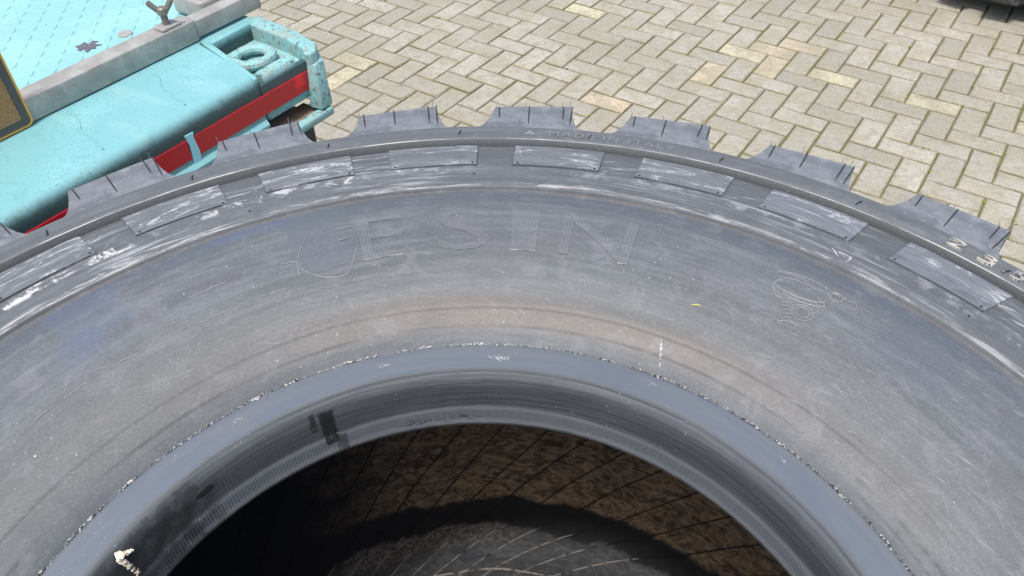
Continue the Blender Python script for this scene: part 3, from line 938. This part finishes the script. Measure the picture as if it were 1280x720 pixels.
# ------------------------------------------------------------ truck bed
OA = Vector((-.727, 1.77, 0)); E1 = Vector((.568, .823, 0)).normalized(); E2 = Vector((E1.y, -E1.x, 0))
BM_ = Matrix(((E1.x, -E2.x, 0, OA.x), (E1.y, -E2.y, 0, OA.y), (0, 0, 1, 0), (0, 0, 0, 1)))   # local x = s, local y = -w
TZ = .8
def sw(x, y, z=TZ):
    p = px_ground(x, y, z) - OA
    return p.dot(E1), -p.dot(E2)       # local x, y
def paint_material(name, base, dirt=.5):
    m = NT(name)
    o = m.obj(); s = m.sep(o)
    n1 = m.noise(o, 6, 5, .6); n2 = m.noise(o, 38, 5, .65); n3 = m.noise(o, 190, 4, .7)
    col = m.mix(m.mul(m.step(n1, .42, .68), .6), base, tuple(min(1, c*1.18+.03) for c in base))
    col = m.mix(m.mul(m.step(n2, .50, .66), dirt*.28), col, (.12, .30, .32))
    col = m.mix(m.mul(m.step(n3, .54, .66), m.step(n1, .40, .58), dirt*.9), col, (.08, .16, .17))
    runs = m.noise(m.comb(m.mul(s[0], 14), m.mul(s[1], 3), m.mul(s[2], 3)), 1, 4)
    col = m.mix(m.mul(m.step(runs, .56, .68), dirt*.22), col, (.36, .55, .54))
    chip = m.mul(m.step(m.noise(o, 75, 3, .6), .70, .735))
    col = m.mix(m.mul(chip, .8), col, (.09, .055, .04))
    return m, col, n2, n3, s
m, col, n2, n3, s_ = paint_material('turquoise_paint', (.190, .425, .445), 1.0)
# grime film with painted-in shade down the rail's rounded front edge
grime_shade = m.mul(m.step(m.add(s_[2], m.mul(m.add(n2, -.5), .014)), .8025, .776), m.add(.80, m.mul(n3, .25)), m.step(s_[2], .700, .735))
col = m.mix(grime_shade, col, (.020, .036, .038))
m.bump(m.add(n2, m.mul(n3, .6)), .25, .002)
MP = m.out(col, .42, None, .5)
m, col, n2, n3, s_ = paint_material('turquoise_deck_paint', (.235, .47, .485), .35)
m.bump(n3, .2, .001)
MPD = m.out(col, .45, None, .5)
m, col, n2, n3, s_ = paint_material('dirty_turquoise_paint', (.22, .43, .43), 1.0)
col = m.mix(m.mul(m.step(m.noise(m.obj(), 70, 5, .7), .55, .62), .75), col, (.05, .065, .06))
col = m.mix(m.mul(m.step(n2, .48, .6), .6), col, (.30, .34, .29))
m.bump(m.add(n2, n3), .4, .003)
MPE = m.out(col, .6, None, .4)
m = NT('galvanised_steel')
o = m.obj(); a = m.noise(o, 18, 5, .6); b = m.voro(o, 90); c_ = m.noise(o, 160, 4)
col = m.mix(m.step(a, .35, .7), (.30, .29, .26), (.44, .43, .39))
col = m.mix(m.mul(b, .5), col, (.25, .25, .24)); col = m.mix(m.mul(m.step(c_, .58, .7), .4), col, (.60, .59, .56))
m.bump(c_, .25, .001)
MG = m.out(col, .55, .15)

truck = empty('truck_bed', BM_)
tag(truck, 'turquoise steel truck bed with chequer plate deck and red reflective tape behind the tyre', 'truck bed')
# deck sheet
bm = bmesh.new(); box(bm, -3.2, .16, -.0, 2.3, TZ-.012, TZ-.001)
me = bm_mesh('deck_plate', bm, MPD)
link('deck_plate', me, truck)
# raised tears of the chequer plate
bm = bmesh.new()
def tear(x, y, ang):
    L, W, H = .0175, .0062, .0020
    c, s = math.cos(ang), math.sin(ang)
    n = 8
    ringo = [bm.verts.new((x+(L*math.cos(t)*c-W*math.sin(t)*s), y+(L*math.cos(t)*s+W*math.sin(t)*c), TZ-.002)) for t in [2*math.pi*k/n for k in range(n)]]
    ringi = [bm.verts.new((x+.72*(L*math.cos(t)*c-W*math.sin(t)*s), y+.72*(L*math.cos(t)*s+W*math.sin(t)*c), TZ-.001+H)) for t in [2*math.pi*k/n for k in range(n)]]
    for k in range(n): bm.faces.new((ringo[k], ringo[(k+1) % n], ringi[(k+1) % n], ringi[k]))
    bm.faces.new(ringi)
for i in range(-46, 5):
    for j in range(2, 34):
        x, y = i*.034+.002*mnoise.noise(Vector((i, j, 0))), j*.034
        if x < -1.6: continue
        tear(x, y, R(45) if (i+j) % 2 else R(-45))
tp = bm_mesh('chequer_plate_tears', bm, MPD, True); tag(link('chequer_plate_tears', tp, truck), kind='stuff')

# side rail: extruded profile with rounded shoulder, front face and lower flange (local y = -w)
prof = [(.005, TZ-.03), (.005, TZ)]
prof += [(-.215, TZ)]
for k in range(1, 9):
    t = R(90*k/8); prof.append((-.215-.033*math.sin(t), TZ-.033+.033*math.cos(t)))
prof += [(-.248, .700), (-.258, .690), (-.258, .684), (-.235, .684), (-.225, .62), (-.10, .60), (-.10, TZ-.03)]
bm = bmesh.new()
xs = [-3.2]+[-1.6+.05*i for i in range(0, 31)]
rows = []
for x in xs + [-.005]:
    rows.append([bm.verts.new((x if x != -.005 else -.006+.19*min(0, y), y+.0012*mnoise.noise(Vector((x*5, y*9, 0))), z+.0022*mnoise.noise(Vector((x*4, y*12, 1))))) for y, z in prof])
for a, b in zip(rows, rows[1:]):
    for i in range(len(prof)): bm.faces.new((a[i], b[i], b[(i+1) % len(prof)], a[(i+1) % len(prof)]))
bm.faces.new(rows[0]); bm.faces.new(rows[-1][::-1])
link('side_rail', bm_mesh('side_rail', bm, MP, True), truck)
# weld seams across the rail
for xx in (-.16, -.36, -.62):
    bm = bmesh.new()
    tube(bm, [(xx+.012*mnoise.noise(Vector((t*.3, xx, 0)))-.0006*t*8, -.03-.0145*t, TZ+.0002) for t in range(13)], .0028, 6)
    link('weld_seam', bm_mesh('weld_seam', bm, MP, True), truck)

# end section: pocket with lashing ring
PZ = TZ-.042
bm = bmesh.new()
box(bm, -.044, .150, -.247, -.10, .69, PZ)                      # pocket floor block
box(bm, -.044, .150, -.10, .004, .69, PZ-.001)
me = bm_mesh('pocket_floor', bm, MPE, False, .003); link('pocket_floor', me, truck)
bm = bmesh.new()
prism(bm, [(-.046, -.246), (-.058, -.246), (-.005, -.020), (.004, .003), (.014, -.003), (.008, -.040)], PZ-.02, TZ+.001)
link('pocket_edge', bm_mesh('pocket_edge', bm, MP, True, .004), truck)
bm = bmesh.new()
prism(bm, [(-.0, -.028), (.012, .004), (.160, .004), (.150, -.024)], PZ-.02, TZ-.0005)          # back wall of pocket
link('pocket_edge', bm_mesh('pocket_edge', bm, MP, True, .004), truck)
# end cap: outer rim running from the bar to the front corner
bm = bmesh.new()
rim = [(.150, .005), (.182, .004), (.172, -.150), (.150, -.232), (.126, -.256), (.100, -.262), (.094, -.244), (.112, -.225), (.128, -.150), (.134, -.02)]
prism(bm, rim, .66, TZ-.002)
link('end_cap', bm_mesh('end_cap', bm, MPE, True, .006, 3), truck)
# front lip in front of the ring
bm = bmesh.new()
prism(bm, [(-.048, -.2475), (.100, -.2475), (.100, -.232), (-.040, -.226)], .695, TZ-.020)
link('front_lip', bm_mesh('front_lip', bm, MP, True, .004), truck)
# chamfered corner post and foot
bm = bmesh.new()
a = [(.094, -.2485), (.102, -.268), (.135, -.262), (.160, -.225), (.120, -.22)]
b = [(.078, -.2485), (.084, -.284), (.120, -.284), (.150, -.235), (.120, -.22)]
va = [bm.verts.new((x, y, TZ-.030)) for x, y in a]; vb = [bm.verts.new((x, y, .665)) for x, y in b]
bm.faces.new(va); bm.faces.new(vb[::-1])
for i in range(5): bm.faces.new((va[i], va[(i+1) % 5], vb[(i+1) % 5], vb[i]))
link('corner_post', bm_mesh('corner_post', bm, MPE, True, .004), truck)
bm = bmesh.new(); box(bm, .00, .118, -.288, -.262, .640, .662)
link('foot_lip', bm_mesh('foot_lip', bm, MPE, True, .006, 3), truck)
bm = bmesh.new(); box(bm, -.03, .10, -.262, -.20, .640, .652)
mru = NT('rusty_steel'); mru.out(mru.mix(mru.noise(mru.obj(), 40, 5), (.12, .075, .05), (.30, .20, .15)), .8)
link('foot_shelf', bm_mesh('foot_shelf', bm, mru.m), truck)
bm = bmesh.new(); box(bm, -3.2, .13, -.19, .5, .45, .61)
mdk = NT('dark_frame'); mdk.out((.03, .045, .05), .6)
link('chassis_beam', bm_mesh('chassis_beam', bm, mdk.m, False, .01), truck)
bm = bmesh.new(); box(bm, -3.2, .10, 1.8, 2.3, .45, .787)
link('chassis_beam', bm_mesh('chassis_beam', bm, mdk.m, False, .01), truck)
for xx in (-2.2, -.9):
    for yy in (.1, 1.95):
        bm = bmesh.new(); box(bm, xx-.06, xx+.06, yy, yy+.12, 0.0, .46)
        link('stand_leg', bm_mesh('stand_leg', bm, mdk.m, False, .01), truck)
# lashing ring
bm = bmesh.new()
cx, cy = sw(314, 65, TZ-.012)
n1, n2_ = 28, 10
RR, rr_ = .041, .0135
zz = PZ+.0165
vs = []
for i in range(n1):
    t = 2*math.pi*i/n1
    ring_ = []
    for k in range(n2_):
        q = 2*math.pi*k/n2_
        rad_ = RR + rr_*math.cos(q)*(1+.08*mnoise.noise(Vector((i, k, 0))))
        ring_.append(bm.verts.new((cx+rad_*math.cos(t)*1.10, cy+rad_*math.sin(t), zz+rr_*.9*math.sin(q))))
    vs.append(ring_)
for i in range(n1):
    for k in range(n2_): bm.faces.new((vs[i][k], vs[(i+1) % n1][k], vs[(i+1) % n1][(k+1) % n2_], vs[i][(k+1) % n2_]))
lr = link('lashing_ring', bm_mesh('lashing_ring', bm, MPE, True), truck)
bx0, by0 = sw(322, 97, TZ-.016); bx1, by1 = sw(366, 76, TZ-.016)
bm = bmesh.new(); tube(bm, [(bx0+(bx1-bx0)*t, (by0+by1)/2, TZ-.020) for t in (0, .04, .5, .96, 1)], [.013, .018, .0195, .018, .013], 18)
link('ring_barrel', bm_mesh('ring_barrel', bm, MPE, True), lr)
bm = bmesh.new(); prism(bm, [(bx0+.01, by0), (bx1-.012, by0-.0), (cx+.032, cy), (cx-.032, cy)], TZ-.026, TZ-.010)
bmesh.ops.delete(bm, geom=[v for v in bm.verts if False])
bm.free()
# red reflective tape on the front face, in lengths
mrt = NT('red_reflective_tape'); ro_ = mrt.obj(); rs_ = mrt.sep(ro_)
cells = mrt.noise(mrt.comb(mrt.mul(rs_[0], 900), mrt.mul(rs_[2], 900), 0), 1, 1)
worn_ = mrt.step(mrt.noise(mrt.comb(mrt.mul(rs_[0], 60), mrt.mul(rs_[2], 18), 0), 1, 5, .7), .55, .75)
rc = mrt.mix(mrt.mul(worn_, .35), mrt.mix(cells, (.34, .006, .014), (.55, .011, .022)), (.16, .02, .02))
sun_patch = mrt.add(mrt.mul(mrt.win(rs_[0], .048, .074, .006), mrt.win(rs_[2], .728, .757, .006)), mrt.win(rs_[0], -.262, -.245, .003))  # brighter red here paints sunlight falling on the tape
rc = mrt.mix(sun_patch, rc, (.80, .015, .03))
mrt.out(rc, .25, None, .6)
for x0, x1 in ((-1.3, -.262), (-.243, .090)):
    bm = bmesh.new(); box(bm, x0, x1, -.2502, -.2470, .711, .757)
    link('reflective_tape', bm_mesh('reflective_tape', bm, mrt.m, False, .0005, 1), truck)
# pale turquoise strip across the tape, a painted streak of sunlight
bm = bmesh.new()
mpr = NT('sunlit_turquoise'); mpr.out((.30, .68, .78), .4)
prism(bm, [(-.262, .680), (-.243, .680), (-.240, .722), (-.244, .755), (-.241, .766), (-.262, .767), (-.258, .74)], .2475, .2505, Matrix(((1, 0, 0, 0), (0, 0, -1, 0), (0, 1, 0, 0), (0, 0, 0, 1))))
link('light_streak', bm_mesh('light_streak', bm, mpr.m), truck)
# flat bolt head and scraped spot on the deck
bx, by = sw(156, 41, TZ+.004)
bm = bmesh.new(); bmesh.ops.create_cone(bm, cap_ends=True, segments=28, radius1=.0175, radius2=.0160, depth=.005, matrix=Matrix.Translation((bx, by, TZ+.0015)))
link('deck_bolt', bm_mesh('deck_bolt', bm, MG, False, .0008, 1, 60), truck)
mscr = NT('bare_scrape'); mscr.out(mscr.mix(mscr.noise(mscr.obj(), 120, 4), (.03, .03, .035), (.24, .24, .28)), .55, .3)
bx, by = sw(111, 58, TZ)
bm = bmesh.new()
N_ = 46
rng = random.Random(5)
pts = []
for i in range(N_):
    t = 2*math.pi*i/N_
    rr = .021*(1+.75*mnoise.noise(Vector((math.cos(t)*1.6, math.sin(t)*1.6, 2)))) * (1 + (.25 if i % 5 == 0 else -.2)*rng.random())
    pts.append((bx+rr*math.cos(t)*1.15, by+rr*math.sin(t)*.95))
prism(bm, pts, TZ-.002, TZ+.0012)
link('bare_scrape', bm_mesh('bare_scrape', bm, mscr.m), truck)

# telescopic galvanised bar clamped along the deck
bar = empty('telescopic_bar', BM_ @ Matrix.Translation((0, 0, TZ)))
tag(bar, 'long galvanised square bar with wing screw lying along the turquoise truck bed', 'bar')
def sq_tube(x0, x1, y0, y1, z0, z1, wall=.004):
    bm = bmesh.new()
    o_ = [(y0, z0), (y1, z0), (y1, z1), (y0, z1)]; i_ = [(y0+wall, z0+wall), (y1-wall, z0+wall), (y1-wall, z1-wall), (y0+wall, z1-wall)]
    A = [[bm.verts.new((x, y, z)) for y, z in q] for x in (x0, x1) for q in (o_, i_)]
    for k in range(4):
        j = (k+1) % 4
        bm.faces.new((A[0][k], A[0][j], A[2][j], A[2][k])); bm.faces.new((A[1][j], A[1][k], A[3][k], A[3][j]))
        bm.faces.new((A[0][j], A[0][k], A[1][k], A[1][j])); bm.faces.new((A[2][k], A[2][j], A[3][j], A[3][k]))
    return bm
link('outer_tube', bm_mesh('outer_tube', sq_tube(-1.6, .004, .002, .052, .003, .053), MG, True, .003, 3), bar)
link('inner_tube', bm_mesh('inner_tube', sq_tube(-.2, .205, .007, .047, .007, .048), MG, True, .003, 3), bar)
# square pad, wing screw
wx, wy = sw(209, 33, TZ+.055)
bm = bmesh.new(); box(bm, wx-.026, wx+.026, wy-.018, wy+.018, .053, .060, Matrix.Translation((0, 0, 0)))
link('screw_pad', bm_mesh('screw_pad', bm, MG, True, .002, 2), bar)
bm = bmesh.new(); tube(bm, [(wx, wy, .058), (wx, wy, .085)], .0078, 14)
tube(bm, [(wx, wy, .084), (wx, wy, .086), (wx, wy, .098), (wx, wy, .101)], [.010, .0125, .0115, .008], 14)
msw = NT('dull_steel'); msw.out(msw.mix(msw.noise(msw.obj(), 150, 4), (.10, .09, .075), (.30, .28, .24)), .5, .4)
ws = link('wing_screw', bm_mesh('wing_screw', bm, msw.m, True), bar)
for sgn in (-1, 1):
    bm = bmesh.new()
    dx, dy = .62, .55
    tube(bm, [(wx+sgn*.004*dx, wy-sgn*.004*dy, .090), (wx+sgn*.013*dx, wy-sgn*.013*dy, .096), (wx+sgn*.024*dx, wy-sgn*.024*dy, .107), (wx+sgn*.031*dx, wy-sgn*.031*dy, .115)], [.0062, .0066, .0066, .006], 12)
    link('wing', bm_mesh('wing', bm, msw.m, True), ws)
# curved galvanised plate behind the far end of the bar
px0, py0 = sw(252, 14, TZ+.03); px1, py1 = sw(292, 2, TZ+.03)
bm = bmesh.new()
pts = [(.0, 0), (.012, -.006), (.10, -.006), (.115, .004), (.125, .10), (-.005, .10)]
prism(bm, [(px0+a, py0+b+.004) for a, b in pts], .004, .050)
link('end_bracket', bm_mesh('end_bracket', bm, MG, True, .008, 3), bar)

# yellow marker board with dark frame at the left edge
mk = NT('marker_yellow'); kn = mk.noise(mk.obj(), 240, 4)
mk.out(mk.mix(mk.step(kn, .4, .65), (.24, .13, .05), (.40, .22, .085)), .55)
mk2 = NT('marker_edge_yellow'); mk2.out((.85, .42, .06), .6)
mkf = NT('marker_frame_grey'); fn_ = mkf.noise(mkf.obj(), 300, 3); mkf.out(mkf.mix(fn_, (.05, .046, .044), (.12, .105, .09)), .6)
def rrect(x0, x1, z0, z1, r, n=6):
    pts = []
    for cx_, cz_, a0 in ((x1-r, z0+r, -90), (x1-r, z1-r, 0), (x0+r, z1-r, 90), (x0+r, z0+r, 180)):
        for k in range(n+1):
            t = R(a0+90*k/n); pts.append((cx_+r*math.cos(t), cz_+r*math.sin(t)))
    return pts
bxr = sw(36.5, 150, TZ+.004)[0]
MZ = Matrix(((1, 0, 0, 0), (0, 0, -1, 0), (0, 1, 0, 0), (0, 0, 0, 1)))
board = empty('marker_board', BM_ @ Matrix.Translation((bxr, 0, TZ)))
tag(board, 'yellow board with dark grey frame standing upright against the bar at the left edge', 'marker board')
bm = bmesh.new(); prism(bm, rrect(-.60, 0, .003, .22, .014), .000, .006, MZ)
link('backing', bm_mesh('backing', bm, mk2.m, True, .0008, 1), board)
bm = bmesh.new(); prism(bm, rrect(-.5945, -.0055, .0085, .2145, .011), .006, .0075, MZ)
link('frame', bm_mesh('frame', bm, mkf.m, True), board)
bm = bmesh.new(); prism(bm, rrect(-.577, -.022, .024, .199, .004), .0075, .0082, MZ)
link('face', bm_mesh('face', bm, mk.m, True), board)
